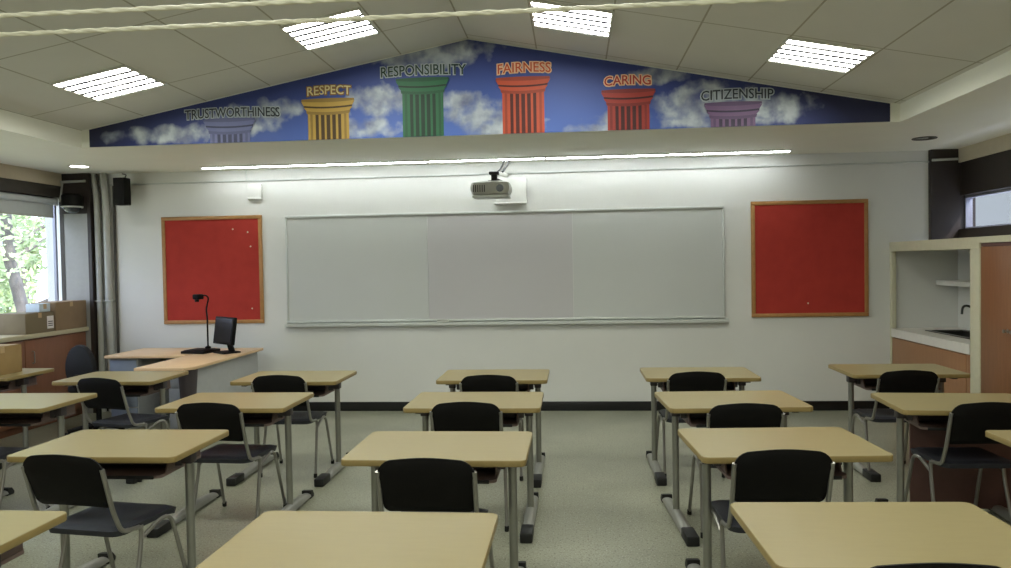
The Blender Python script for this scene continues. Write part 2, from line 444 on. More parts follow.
# socket box, cable line
b = B(); b.box((-.08, -.045, 0), (.08, 0, .17), None, .008); b.box((-.075, -.05, .0), (.075, -.04, .02), None, .003)
o = b.build('junction_box', M_wall); o.location = (-3.505, D, 2.36); tag(o, 'small white junction box on wall above the red board', 'junction box')
b = B(); b.tube([(-5.2, D-.012, 2.565), (3.66, D-.012, 2.572)], .009, None, 8)
o = b.build('cable_conduit', M_alu); tag(o, 'thin grey conduit running along the wall under the soffit', 'conduit')
b = B(); b.tube([(-3.6, D-.014, 2.572), (-3.6, D-.014, 2.68), (-3.58, D-.03, 2.69)], .007, None, 8)
o = b.build('wall_cable', M_alu); tag(o, 'short cable rising from the conduit above the junction box', 'cable')
b = B(); b.tube([(3.665, 8.346, 2.58), (XR-.03, 8.346, 2.585)], .013, None, 8)
o = b.build('pipe', M_pipe); tag(o, 'short pale pipe across the dark pier by the clerestory window', 'pipe')
b = B(); b.tube([(-5.69, 8.275, 2.595), (-5.40, 8.275, 2.60)], .014, None, 8)
o = b.build('pipe', M_pipe); tag(o, 'short pale pipe across the top of the window-side pier', 'pipe')

# projector on its wall arm
t = thing('projector', 'pale grey projector on a wall arm above the whiteboard', 'projector', (-.82, 7.93, 2.27))
b = B()
def pj(u, v):
    return None
outl = [(-.2, -.12), (-.17, -.16), (.1, -.16), (.19, -.13), (.2, .0), (.2, .13), (.17, .16), (-.17, .16), (-.2, .12)]
b.prism([(x, y, .02) for x, y in outl], (0, 0, .145), None, .055, True)
b.build('body', M_proj, t)
b = B(); b.prism([(x*.93, y*.93, 0) for x, y in outl], (0, 0, .022), None, .006, True); b.build('base_shell', M_alu, t)
b = B(); b.lathe([(.055, 0), (.055, .02), (.045, .022), (.04, .012), (0, .008)], (.1, -.155, .085), None, 20, 'y', None)
b.build('lens_ring', M_proj, t); B().lathe([(.038, 0), (.03, .012), (0, .018)], (.1, -.165, .085), None, 18, 'y', Matrix.Identity(4)).build('lens', M_lens, t)
b = B()
for k in range(6): b.box((-.17+.022*k, -.164, .05), (-.16+.022*k, -.158, .12))
b.build('vent_slot', M_darkleg, t)
b = B(); b.box((-.03, -.06, .15), (.09, .06, .175), None, .006); b.box((0, -.02, .17), (.06, .03, .24), None, .006); b.box((-.02, -.05, .235), (.08, .05, .265), None, .008)
b.tube([(.03, 0, .2), (.12, .1, .17), (.14, .14, .15)], .012, None, 8, .03); b.build('mount', M_rubber, t)
b = B(); b.tube([(.05, .02, .25), (.1, .2, .26), (.12, .42, .27)], .022, None, 10, .05)
b.box((.0, .44, -.02), (.33, .49, .25), None, .006); b.box((-.02, .42, -.03), (.33, .485, -.012), None, .003)
b.build('wall_arm', M_white, t)
b = B(); b.tube([(.04, .03, .25), (.09, .12, .31), (.16, .2, .495), (.19, .22, .42)], .009, None, 8, .05)
b.tube([(.1, .14, .28), (.15, .2, .36), (.17, .24, .42)], .013, None, 8, .04); b.build('cable', M_rubber, t)

# speaker left
t = thing('loudspeaker', 'black box loudspeaker on the front wall by the vertical pipes', 'loudspeaker', (-4.94, 8.215, 2.315))
bx((-.068, -.06, 0), (.068, .065, .30), None, .010).build('cabinet', M_black, t)
bx((-.06, -.067, .012), (.06, -.058, .288), None, .003).build('grille', M_black, t)
bx((-.066, .065, .1), (-.03, .203, .2), None, .004).build('bracket', M_dark, t)
B().tube([(0, .05, .295), (0, .10, .345), (-.08, .15, .365)], .007, None, 8, .03).build('cable', M_dark, t)
# vertical pipes in the corner
for i, (x, r, lab) in enumerate(((-5.325, .034, 'grey vertical pipe in corner, nearer the window pier'), (-5.215, .040, 'grey vertical pipe in corner, nearer the front wall'))):
    t = thing('vertical_pipe', lab, 'pipe', (x, 8.36, 0), 0, 'corner pipes')
    b = B(); b.tube([(0, 0, .001), (0, 0, 2.3), (-.01, 0, 2.5), (-.03, .0, ZS-.002)], r, None, 14, .12); b.build('tube', M_pipe, t)
    bx((-r-.003, -r-.004, 1.25), (r+.003, .058, 1.265), None, .003).build('pipe_clip', M_pipe, t)
b = B(); b.tube([(-5.15, 8.40, .0), (-5.15, 8.40, 2.3), (-5.15, 8.40, 2.55)], .014, None, 8, .05)
o = b.build('cable', M_dark); tag(o, 'dark cable run down the wall beside the corner pipes', 'cable')
b = B(); b.tube([(-5.272, 8.39, .0), (-5.272, 8.39, 2.2), (-5.275, 8.35, 2.45), (-5.29, 8.30, ZS-.01)], .011, None, 8, .06)
o = b.build('cable', M_dark); tag(o, 'dark cable running down between the two corner pipes', 'cable')
# dome device on the pier
t = thing('dome_camera', 'dark dome device fixed high on the window-side pier', 'camera', (-5.50, 8.29, 2.31))
b = B(); b.lathe([(.105, .0), (.105, .12), (.09, .14), (0, .14)], (0, -.11, 0), None, 24); b.box((-.06, -.1, .03), (.06, 0, .12)); b.build('housing', M_black, t)
b = B(); b.lathe([(0, -.075), (.04, -.07), (.07, -.05), (.088, -.02), (.092, 0)], (0, -.11, 0), None, 24); b.build('dome', M_lens, t)
b = B(); b.lathe([(.095, -.012), (.11, -.012), (.112, .004), (.095, .004), (.095, -.012)], (0, -.11, 0), None, 24, caps=False); b.build('ring', M_alu, t)
b = B(); b.tube([(-5.66, 8.26, 2.585), (-5.675, 8.25, 2.45), (-5.69, 8.245, 2.37)], .010, None, 8, .03)
o = b.build('cable', M_pipe); tag(o, 'short pale cable slanting across the dark beam corner', 'cable')

# ================================================================== MURAL
def sky_print():
    m = bpy.data.materials.new('printed_sky'); m.use_nodes = True
    nt = m.node_tree; b = nt.nodes['Principled BSDF']; b.inputs['Roughness'].default_value = .55
    tc = nt.nodes.new('ShaderNodeTexCoord'); sp = nt.nodes.new('ShaderNodeSeparateXYZ'); nt.links.new(tc.outputs['Object'], sp.inputs[0])
    def mth(op, a, bb=None, clamp=False):
        n = nt.nodes.new('ShaderNodeMath'); n.operation = op; n.use_clamp = clamp
        for i, x in enumerate((a, bb)):
            if x is None: continue
            if isinstance(x, (int, float)): n.inputs[i].default_value = x
            else: nt.links.new(x, n.inputs[i])
        return n.outputs[0]
    X, Z = sp.outputs[0], sp.outputs[2]
    # blue: brighter in the middle and low down, navy at both ends (the print's own colours)
    ax = mth('ABSOLUTE', mth('ADD', X, .1)); ax = mth('DIVIDE', ax, 3.3); f = mth('POWER', ax, 2.2, True)
    hz = mth('MULTIPLY', Z, .85); f = mth('ADD', f, hz, True)
    r = nt.nodes.new('ShaderNodeValToRGB')
    e = r.color_ramp.elements; e[0].color = lin((78, 108, 186)) + (1,); e[1].color = lin((26, 30, 66)) + (1,)
    k = r.color_ramp.elements.new(.55); k.color = lin((48, 62, 128)) + (1,)
    nt.links.new(f, r.inputs[0])
    clouds = [(-2.65+.02, .09, .55, .075), (-1.95, .20, .3, .12), (-1.68, .27, .22, .10), (-.72, .33, .36, .13), (-.38, .70, .55, .12), (-.85, .09, .3, .08),
              (.12, .17, .34, .13), (.28, .06, .4, .08), (1.27, .09, .28, .07), (1.1, .03, .3, .05), (1.98, .20, .42, .16), (1.55, .45, .26, .08), (2.45, .15, .35, .12), (-.1, .30, .18, .09), (2.1, .05, .5, .05)]
    acc = None
    for cx, cz, rx, rz in clouds:
        dx = mth('DIVIDE', mth('SUBTRACT', X, cx), rx*1.2); dz = mth('DIVIDE', mth('SUBTRACT', Z, cz), rz*1.2)
        q = mth('SUBTRACT', 1.0, mth('ADD', mth('MULTIPLY', dx, dx), mth('MULTIPLY', dz, dz)))
        acc = q if acc is None else mth('MAXIMUM', acc, q)
    n = nt.nodes.new('ShaderNodeTexNoise'); n.inputs['Scale'].default_value = 7; n.inputs['Detail'].default_value = 7; nt.links.new(tc.outputs['Object'], n.inputs['Vector'])
    s = mth('ADD', acc, mth('MULTIPLY', mth('SUBTRACT', n.outputs['Fac'], .5), 3.2))
    rr = nt.nodes.new('ShaderNodeValToRGB'); rr.color_ramp.elements[0].position = .05; rr.color_ramp.elements[1].position = .95
    nt.links.new(s, rr.inputs[0])
    n2 = nt.nodes.new('ShaderNodeTexNoise'); n2.inputs['Scale'].default_value = 5; n2.inputs['Detail'].default_value = 4; nt.links.new(tc.outputs['Object'], n2.inputs['Vector'])
    rc = nt.nodes.new('ShaderNodeValToRGB'); rc.color_ramp.elements[0].position = .35; rc.color_ramp.elements[1].position = .62
    rc.color_ramp.elements[0].color = lin((112, 118, 140)) + (1,); rc.color_ramp.elements[1].color = lin((196, 204, 206)) + (1,)
    nt.links.new(n2.outputs['Fac'], rc.inputs[0])
    mx = nt.nodes.new('ShaderNodeMix'); mx.data_type = 'RGBA'
    nt.links.new(mth('MULTIPLY', rr.outputs[0], .85), mx.inputs[0]); nt.links.new(r.outputs[0], mx.inputs[6]); nt.links.new(rc.outputs[0], mx.inputs[7])
    nt.links.new(mx.outputs[2], b.inputs['Base Color'])
    return m
mural = thing('mural', 'blue sky mural of six coloured pillars with words on gable', 'mural', (CX, YM - .002, ZS))
g = .012
ML, MR = -4.25, 2.57
b = B(); b.prism([(ML-CX, 0, .004), (MR-CX, 0, .004), (MR-CX, 0, ZP-SLOPE*(MR-CX)-ZS-.012), (0, 0, ZP-ZS-.012), (ML-CX, 0, ZP+SLOPE*(ML-CX)-ZS-.012)], (0, -.008, 0))
b.build('sky_panel', sky_print(), mural)
def pillar(xc, w, zt, rgb, dark, name_l):
    """printed pillar: flat raised shapes; xc is the middle, zt the top of the capital, above the soffit"""
    c = mat('print_' + name_l, rgb, .55); d = mat('print_dark_' + name_l, dark, .55)
    mid = mat('print_mid_' + name_l, tuple((p*2+q)//3 for p, q in zip(rgb, dark)), .55)
    b = B(); hw = w/2; y = -.010
    def flat(pts, m, lay): b.prism([(xc+px, y-.0016*lay, pz) for px, pz in pts], (0, -.0016, 0), m)
    sh = zt - .11
    if sh > .03:
        flat([(-hw*.80, .004), (hw*.80, .004), (hw*.80, sh), (-hw*.80, sh)], c, 0)
        for k in range(7):
            px = -hw*.66 + k*hw*1.32/6; ww = .010 + .006*math.cos((k-3)*.5)
            flat([(px-ww, .004), (px+ww, .004), (px+ww, sh-.02), (px, sh-.008), (px-ww, sh-.02)], d if 1 <= k <= 5 else mid, 1)
    def band(z0, z1, w0, w1, m, lay):
        n = 8; lo = []; hi = []
        for k in range(n+1):
            u = -1 + 2*k/n; bow = .012*(1-u*u)
            lo.append((w0*u, max(.004, z0-bow+.006))); hi.append((w1*u, z1+bow*.5))
        flat(lo + hi[::-1], m, lay)
    z = zt
    band(z-.135, z-.105, hw*.83, hw*.86, mid, 2)
    band(z-.11, z-.075, hw*.84, hw*.95, c, 3)
    band(z-.08, z-.06, hw*.93, hw*.95, d, 4)
    band(z-.065, z-.025, hw*.95, hw*1.04, c, 5)
    band(z-.028, z-.004, hw*1.04, hw*1.02, mid, 6)
    return b
PIL = [('blue', -2.96, .45, .215, (98, 104, 148), (44, 48, 84), 'blue printed pillar'), ('yellow', -2.08, .45, .355, (176, 144, 68), (72, 54, 30), 'yellow printed pillar'),
       ('green', -1.255, .44, .50, (40, 100, 66), (16, 48, 34), 'green printed pillar'), ('orange', -.40, .44, .475, (186, 78, 50), (78, 28, 24), 'orange printed pillar'),
       ('red', .475, .43, .34, (156, 54, 46), (66, 24, 26), 'red printed pillar'), ('purple', 1.325, .45, .205, (108, 80, 118), (50, 36, 64), 'purple printed pillar')]
for n_, xc, w, zt, rgb, dk, lab in PIL:
    o = pillar(xc - CX, w, zt, rgb, dk, n_).build('printed_pillar', None, mural, sharp=20); o['label'] = lab
def text_mesh(body, size, off, ext):
    cu = bpy.data.curves.new('t', 'FONT'); cu.body = body; cu.size = size; cu.offset = off; cu.extrude = ext; cu.align_x = 'CENTER'; cu.resolution_u = 3
    o = bpy.data.objects.new('t', cu); col.objects.link(o)
    dg = bpy.context.evaluated_depsgraph_get(); me = bpy.data.meshes.new_from_object(o.evaluated_get(dg))
    bpy.data.objects.remove(o); bpy.data.curves.remove(cu)
    return me
def lettering(body, x0, x1, z0, z1, front, back):
    b = B(); H = z1 - z0; W = x1 - x0; xc = (x0+x1)/2 - CX
    for off, m, y in ((.010, back, -.0115), (.001, front, -.0135)):
        me = text_mesh(body, H/.70, off, .0006)
        xs = [v.co.x for v in me.vertices]; w = max(xs) - min(xs); k = (W - .02 + 2*off) / w if w else 1
        t = bmesh.new(); t.from_mesh(me); cxm = (max(xs)+min(xs))/2
        for v in t.verts:
            x, yy, z = v.co; u = (x - cxm)*k
            v.co = (xc + u, y - z, z0 - ZS + yy + .012*(1 - (2*u/W)**2))
        b._merge(t, m); bpy.data.meshes.remove(me)
    return b.build('lettering', None, mural, sharp=20)
K_dark = mat('print_letter_dark', (34, 40, 50), .6); K_pale = mat('print_letter_pale', (168, 178, 184), .6)
K_grn = mat('print_letter_green', (30, 56, 44), .6); K_cream = mat('print_letter_cream', (214, 200, 150), .6); K_br = mat('print_letter_brown', (132, 96, 44), .6)
K_or = mat('print_letter_orange', (196, 82, 48), .6); K_red = mat('print_letter_red', (176, 54, 46), .6); K_pe = mat('print_letter_peach', (236, 196, 160), .6)
lettering('TRUSTWORTHINESS', -3.37, -2.50, 2.905, 2.985, K_dark, K_pale)
lettering('RESPECT', -2.27, -1.87, 3.07, 3.145, K_cream, K_br)
lettering('RESPONSIBILITY', -1.62, -.87, 3.205, 3.29, K_grn, K_pale)
lettering('FAIRNESS', -.62, -.155, 3.195, 3.275, K_or, K_pe)
lettering('CARING', .27, .67, 3.06, 3.135, K_red, K_pe)
lettering('CITIZENSHIP', 1.06, 1.66, 2.91, 2.99, K_dark, K_pale)

# ================================================================== LIGHTS
ang = math.atan(SLOPE)
def make_light():
    t = thing('ceiling_light', '', 'ceiling light', (0, 0, 0), 0, 'ceiling light panels')
    f = B()
    for a, c in (((-.292, -.292, -.016), (-.278, .292, -.001)), ((.278, -.292, -.016), (.292, .292, -.001)), ((-.278, -.292, -.016), (.278, -.278, -.001)), ((-.278, .278, -.016), (.278, .292, -.001))): f.box(a, c)
    f.box((-.278, -.278, -.003), (.278, .278, -.001)); f.build('frame', M_lightframe, t)
    for k in range(5):
        y = -.2224 + .1112*k; p = B()
        def fn(u, v, y=y):
            a = PI*v; return (-.276 + .552*u, y - .040*math.cos(a), -.011 + .006*math.sin(a))
        p.grid(fn, 1, 8, None); p.build('tube_reflector', E_panel, t)
    for k in range(6):
        y = -.278 + .1112*k; h = .021 if 0 < k < 5 else .008
        l = B(); n = 24; P = []
        for j in range(n+1): P.append((-.277 + .554*j/n, y - h - .003*math.cos(j*PI)))
        for j in range(n, -1, -1): P.append((-.277 + .554*j/n, y + h + .003*math.cos(j*PI)))
        l.prism([(px, py, -.0135) for px, py in P], (0, 0, .004)); l.build('louver_blade', M_louver, t)
    return t
L0 = make_light()
def place_light(u, y, sg, label, first=False):
    o = L0 if first else copy_tree(L0)
    x = CX + sg*u*math.cos(ang); z = ZP - u*math.sin(ang)
    o.location = (x + sg*(-math.sin(ang))*.028*0, y, z); o.rotation_euler = (0, sg*ang, 0)
    o['label'] = label
for i, (u, sg, lab) in enumerate(((2.64, -1, 'square louvred ceiling light over the window side, lowest on that slope'), (.895, -1, 'square louvred ceiling light beside the ridge, window-side slope'),
                      (.89, 1, 'square louvred ceiling light beside the ridge, cabinet-side slope'), (2.63, 1, 'square louvred ceiling light over the cabinet side, lowest on that slope'))):
    place_light(u, 5.64, sg, lab, i == 0)
for r_, y in enumerate((3.28, .93, -1.42)):  # extra unseen rows, added to supply the room's light level
    for u, sg, side in ((2.64, -1, 'window side'), (.895, -1, 'ridge, window side'), (.89, 1, 'ridge, cabinet side'), (2.63, 1, 'cabinet side')):
        place_light(u, y, sg, 'louvred ceiling light out of view behind the camera, %s, row %s' % (side, ('first', 'second', 'third')[r_]))
# strip lights that wash the whiteboard wall
S0 = None
for k in range(5):
    lab = 'recessed strip light in soffit above whiteboard, ' + ('end piece over the teacher desk', 'second piece from the teacher desk end', 'middle piece above the projector', 'second piece from the sink alcove end', 'end piece nearest the sink alcove')[k]
    if S0 is None:
        S0 = thing('strip_light', lab, 'strip light', (0, 0, 0), 0, 'strip lights along the front soffit')
        f = B(); f.box((-.608, -.045, -.012), (.608, -.032, .0)); f.box((-.608, .032, -.012), (.608, .045, .0)); f.box((-.612, -.045, -.012), (-.604, .045, 0)); f.box((.604, -.045, -.012), (.612, .045, 0))
        f.build('housing', M_lightframe, S0)
        f = B(); f.tube([(-.6, 0, -.009), (.6, 0, -.009)], .0105, None, 12); f.build('tube', E_strip, S0)
        o = S0
    else: o = copy_tree(S0)
    o.location = (-3.96 + .614 + k*1.231, 8.09, ZS - .0005); o['label'] = lab
# downlights
def downlight(x, y, on, label):
    t = thing('downlight', label, 'downlight', (x, y, ZS), 0, 'soffit downlights')
    B().lathe([(.085, -.001), (.105, -.001), (.108, -.006), (.104, -.010), (.088, -.008), (.085, -.001)], (0, 0, 0), None, 28, caps=False).build('trim_ring', M_white if on else M_dark, t)
    B().lathe([(0, -.004), (.086, -.004), (.086, -.001), (0, -.001)], (0, 0, 0), None, 28).build('lamp_disc', E_down if on else M_lens, t)
downlight(-5.1, 7.72, True, 'lit round downlight in soffit near the window corner')
downlight(3.24, 7.53, False, 'unlit round downlight in soffit above the sink alcove')

# ================================================================== DESKS
def rrect(x0, x1, y0, y1, r, n=5):
    P = []
    for cx, cy, a0 in ((x1-r, y1-r, 0), (x0+r, y1-r, PI/2), (x0+r, y0+r, PI), (x1-r, y0+r, 3*PI/2)):
        for k in range(n+1):
            a = a0 + PI/2*k/n; P.append((cx + r*math.cos(a), cy + r*math.sin(a)))
    return P
def make_desk():
    t = thing('student_desk', '', 'desk', (0, 0, 0), 0, 'student desks in rows')
    out = rrect(-.415, .415, -.30, .30, .033)
    b = B(); b.prism([(x, y, .7385) for x, y in rrect(-.413, .413, -.298, .298, .032)], (0, 0, .0015), M_top)
    tp = b.build('tabletop', M_top, t)
    b = B(); b.prism([(x, y, .712) for x, y in out], (0, 0, .0265), M_edge, .003); eb = b.build('edge_band', M_edge, tp)
    eb['label'] = 'darker edge band of the tabletop'
    for s in (-1, 1):
        b = B(); b.tube([(s*.332, 0, .045), (s*.332, 0, .69)], .021, None, 14); b.build('leg', M_steel, t)
        b = B(); b.box((s*.332-.02, -.22, .692), (s*.332+.02, .22, .7115), None, .003); b.box((s*.332-.026, -.03, .64), (s*.332+.026, .03, .70), None, .004)
        b.build('top_bracket', M_darkleg, t)
        b = B()
        # rounded foot bar, a half-round section swept front to back, rising a little at its middle
        def ft(u, v, s=s):
            y = -.335 + .655*u; h = .022 + .028*math.sin(PI*min(1, max(0, u)))**.6; a = PI*v
            return (s*.332 + .034*math.cos(a), y, .014 + h*math.sin(a)**.7)
        b.grid(ft, 10, 8); b.box((s*.332-.033, -.335, .012), (s*.332+.033, .32, .02))
        ftb = b.build('foot_bar', M_foot, t)
        b = B(); b.box((s*.332-.036, -.495, .0), (s*.332+.036, -.325, .058), None, .008); b.build('end_cap', M_rubber, ftb)
        b = B(); b.prism([(s*.332-.034, .31, .0), (s*.332-.034, .37, .0), (s*.332-.034, .375, .02), (s*.332-.034, .35, .05), (s*.332-.034, .31, .055)], (.068, 0, 0), None, .005); b.build('end_cap', M_rubber, ftb)
    b = B(); b.box((-.30, -.012, .625), (.30, .012, .711), None, .004); b.build('crossbar', M_darkleg, t)
    b = B(); b.prism([(x, y, .602) for x, y in rrect(-.27, .27, -.16, .27, .03)], (0, 0, .014))
    for s in (-1, 1): b.prism([(s*.266, -.10, .612), (s*.266, .25, .612), (s*.266, .25, .711), (s*.266, -.04, .711)], (s*-.008, 0, 0))
    b.box((-.258, .245, .612), (.258, .253, .711)); tr = b.build('book_tray', M_tray, t)
    b = B(); b.box((-.238, -.166, .599), (.238, -.158, .616), None, .003); b.box((-.06, -.155, .594), (-.02, -.135, .602), M_rubber); o = b.build('tray_edge', M_trayedge, tr)
    return t
DESK0 = None
def desk(x, y, label, rz=0.0):
    global DESK0
    if DESK0 is None: DESK0 = make_desk(); o = DESK0
    else: o = copy_tree(DESK0)
    o.location = (x, y, 0); o.rotation_euler = (0, 0, rz); o['label'] = label
    return o
cn = {0: 'column in front of the teacher desk', 1: "column facing the whiteboard's window end", 2: 'column in line with the projector', 3: "column facing the whiteboard's sink-alcove end", 4: 'column beside the cabinets'}
rown = ['front row', 'second row', 'third row', 'last row nearest camera']
DPOS = {(0, 'A'): (-3.66, 6.02), (0, 'B'): (-3.755, 4.90), (1, 'A'): (-2.20, 5.98), (1, 'B'): (-2.195, 4.90), (1, 'C'): (-2.25, 3.70), (1, 'D'): (-2.225, 2.33),
        (2, 'A'): (-.62, 6.00), (2, 'B'): (-.625, 4.895), (2, 'C'): (-.635, 3.665), (2, 'D'): (-.685, 2.36),
        (3, 'A'): (.935, 6.07), (3, 'B'): (.945, 4.90), (3, 'C'): (.945, 3.76), (3, 'D'): (.96, 2.52),
        (4, 'A'): (2.45, 6.20), (4, 'B'): (2.26, 4.80), (4, 'C'): (2.41, 3.71)}
DROT = {(3, 'B'): 3.5, (3, 'C'): 3.5, (3, 'D'): 2, (4, 'B'): -3}
for (c_, r_), (x, y) in DPOS.items():
    desk(x, y, 'pale-topped student desk, %s, %s' % (cn[c_], rown['ABCD'.index(r_)]), math.radians(DROT.get((c_, r_), 0)))
desk(-5.02, 6.25, 'student desk against the window counter with a cardboard box on top', math.radians(-9) * 0)
d4 = [o for o in bpy.data.objects if o.get('category') == 'desk' and 'beside the cabinets, second' in o['label']][0]
b = B(); b.box((-.18, .275, .02), (.41, .293, .70), None, .003); b.build('modesty_panel', M_maroon, d4)
d4['label'] = 'student desk with dark maroon front panel, column beside the cabinets, second row'

# ================================================================== CHAIRS
def make_chair():
    t = thing('classroom_chair', '', 'chair', (0, 0, 0), 0, 'black classroom chairs')
    # seat: rounded pad with a dipped middle and rolled front edge
    b = B()
    o_ = rrect(-.205, .205, -.185, .255, .06, 6)
    def seat_z(x, y):
        u = x/.205; v = (y+.185)/.44
        return .452 - .016*(1-u*u)*math.sin(PI*min(1, v)) - .03*max(0, (v-.82)/.18)**2
    t_ = bmesh.new(); N = 12; rings = []
    for k in range(6):
        f = 1 - k/6*.999; rings.append([t_.verts.new((x*f, .035 + (y-.035)*f, seat_z(x*f, .035+(y-.035)*f) - (.010 if k == 0 else 0))) for x, y in o_])
    low = [t_.verts.new((x*.97, .035+(y-.035)*.97, seat_z(x, y) - .036)) for x, y in o_]
    n = len(o_)
    for a, c in zip([low] + rings, rings):
        for i in range(n): t_.faces.new((a[i], a[(i+1) % n], c[(i+1) % n], c[i]))
    t_.faces.new(rings[-1]); t_.faces.new(low[::-1]); bmesh.ops.recalc_face_normals(t_, faces=list(t_.faces))
    b._merge(t_, None, None, True); b.build('seat', M_navy, t, sharp=60)
    # backrest: curved panel with big rounded upper corners, slightly narrower below
    b = B()
    def outline():
        P = []; w0, w1, z0, z1, r = .194, .207, .557, .797, .075
        for k in range(7): a = PI/2*k/6; P.append((w1-r+r*math.cos(a), z1-r+r*math.sin(a)))
        for k in range(1, 8): x = (w1-r) - (2*(w1-r))*k/8; P.append((x, z1+.010*math.sin(PI*k/8)))
        for k in range(7): a = PI/2+PI/2*k/6; P.append((-(w1-r)+r*math.cos(a), z1-r+r*math.sin(a)))
        r = .03
        for k in range(7): a = PI+PI/2*k/6; P.append((-(w0-r)+r*math.cos(a), z0+r+r*math.sin(a)))
        for k in range(1, 6): x = -(w0-r) + 2*(w0-r)*k/6; P.append((x, z0 + .006*math.sin(PI*k/6)))
        for k in range(7): a = 3*PI/2+PI/2*k/6; P.append(((w0-r)+r*math.cos(a), z0+r+r*math.sin(a)))
        return P
    O = outline(); t_ = bmesh.new()
    def bp(x, z, off):
        y = -.208 - (z-.557)*.33 + .30*(x*x) - .020*math.sin(PI*min(1, max(0, (z-.557)/.24))) + off
        return (x, y, z)
    fr = []; bk = []
    for k in range(5):
        f = 1 - k/5*.995
        fr.append([t_.verts.new(bp(x*f, .70+(z-.70)*f, .011 if k else .004)) for x, z in O]); bk.append([t_.verts.new(bp(x*f, .70+(z-.70)*f, -.011 if k else -.004)) for x, z in O])
    n = len(O)
    for R in (fr, bk):
        for a, c in zip(R, R[1:]):
            for i in range(n): t_.faces.new((a[i], a[(i+1) % n], c[(i+1) % n], c[i]))
        t_.faces.new(R[-1])
    for i in range(n): t_.faces.new((fr[0][i], fr[0][(i+1) % n], bk[0][(i+1) % n], bk[0][i]))
    bmesh.ops.recalc_face_normals(t_, faces=list(t_.faces)); b._merge(t_, None, None, True); b.build('backrest', M_black, t, sharp=60)
    for s in (-1, 1):
        x = s*.203; r = .0105
        b = B(); b.tube([(x, -.272, .745), (x, -.215, .545), (x, -.165, .437), (x, -.055, .425)], r, None, 10, .035); b.build('back_upright', M_chairsteel, t)
        b = B(); b.tube([(x, -.075, .425), (x, -.035, .420), (x, -.045, .33), (x+s*.012, -.13, .012)], r, None, 10, .045); l1 = b.build('leg', M_chairsteel, t)
        b = B(); b.lathe([(.0125, 0), (.014, .004), (.0135, .03), (.011, .032)], (x+s*.012, -.131, 0), None, 12); b.build('foot_tip', M_rubber, l1)
        b = B(); b.tube([(x, -.045, .365), (x, .10, .418), (x, .175, .405), (x+s*.012, .29, .012)], r, None, 10, .05); l2 = b.build('leg', M_chairsteel, t)
        b = B(); b.lathe([(.0125, 0), (.014, .004), (.0135, .03), (.011, .032)], (x+s*.012, .29, 0), None, 12); b.build('foot_tip', M_rubber, l2)
    b = B(); b.tube([(-.203, -.03, .419), (.203, -.03, .419)], .009, None, 8); b.tube([(-.203, .135, .411), (.203, .135, .411)], .009, None, 8); b.build('seat_rail', M_chairsteel, t)
    return t
CH0 = None
def chair(xt, yt, label, rz=0.0):
    """xt, yt: where the top of the backrest stands"""
    global CH0
    if CH0 is None: CH0 = make_chair(); o = CH0
    else: o = copy_tree(CH0)
    off = Vector((0, -.295, 0)); off.rotate(Matrix.Rotation(rz, 3, 'Z'))
    o.location = (xt - off.x, yt - off.y, 0); o.rotation_euler = (0, 0, rz); o['label'] = label
    return o
CPOS = {(0, 'A'): (-3.53, 5.47, -12), (0, 'B'): (-3.80, 4.33, -6), (1, 'A'): (-2.19, 5.57, 0), (1, 'B'): (-2.18, 4.43, -3), (1, 'C'): (-2.235, 3.17, -8),
        (2, 'A'): (-.62, 5.53, 0), (2, 'B'): (-.635, 4.44, 0), (2, 'C'): (-.622, 3.14, 0),
        (3, 'A'): (.87, 5.64, 3), (3, 'B'): (.94, 4.38, 2), (3, 'C'): (.865, 3.31, 3), (3, 'D'): (.93, 2.08, 2),
        (4, 'A'): (2.33, 5.65, 2), (4, 'B'): (2.24, 4.40, 2)}
for (c_, r_), (x, y, a) in CPOS.items():
    chair(x, y, 'black-backed chair tucked at desk, %s, %s' % (cn[c_], rown['ABCD'.index(r_)]), math.radians(a))

# ================================================================== TEACHER'S DESK
t = thing('teacher_desk', 'pale wood teacher desk with grey panel and dark end column', 'desk', (-3.62, 7.3, 0))
b = B(); b.prism([(x, y, .712) for x, y in ((-.235, -.79), (.22, -.79), (.28, -.70), (.28, .82), (-.235, .82))], (0, 0, .028), None, .004); b.build('desktop', M_deskwood, t)
b = B(); b.lathe([(.085, .0), (.085, .02), (.06, .05), (.07, .5), (.085, .70), (.085, .711)], (.19, -.66, 0), None, 20); b.build('end_column', M_darkleg, t)
bx((.20, -.60, .03), (.222, .80, .70), None, .002).build('modesty_panel', M_grey, t)
b = B(); b.box((-.215, -.25, .0), (.18, .35, .70), None, .004); pd = b.build('pedestal', M_grey, t)
for k in range(3): bx((-.195, -.256, .06+.21*k), (.16, -.249, .26+.21*k), None, .004).build('drawer', M_grey, pd)
t = thing('side_desk', 'pale wood side desk with blue-grey drawer box against front wall', 'desk', (-4.36, 7.82, 0))
bx((-.37, -.36, .712), (.48, .36, .74), None, .004).build('desktop', M_deskwood, t)
b = B(); b.box((-.35, -.30, .0), (-.05, .34, .711), None, .004); pd = b.build('pedestal', M_grey, t)
for k in range(4): bx((-.34, -.312, .05+.163*k), (-.06, -.299, .20+.163*k), None, .004).build('drawer', M_bluegrey, pd)
bx((-.05, .25, .3), (.40, .27, .71)).build('back_panel', M_darkleg, t); bx((.44, -.30, 0), (.47, .32, .711)).build('side_panel', M_grey, t)
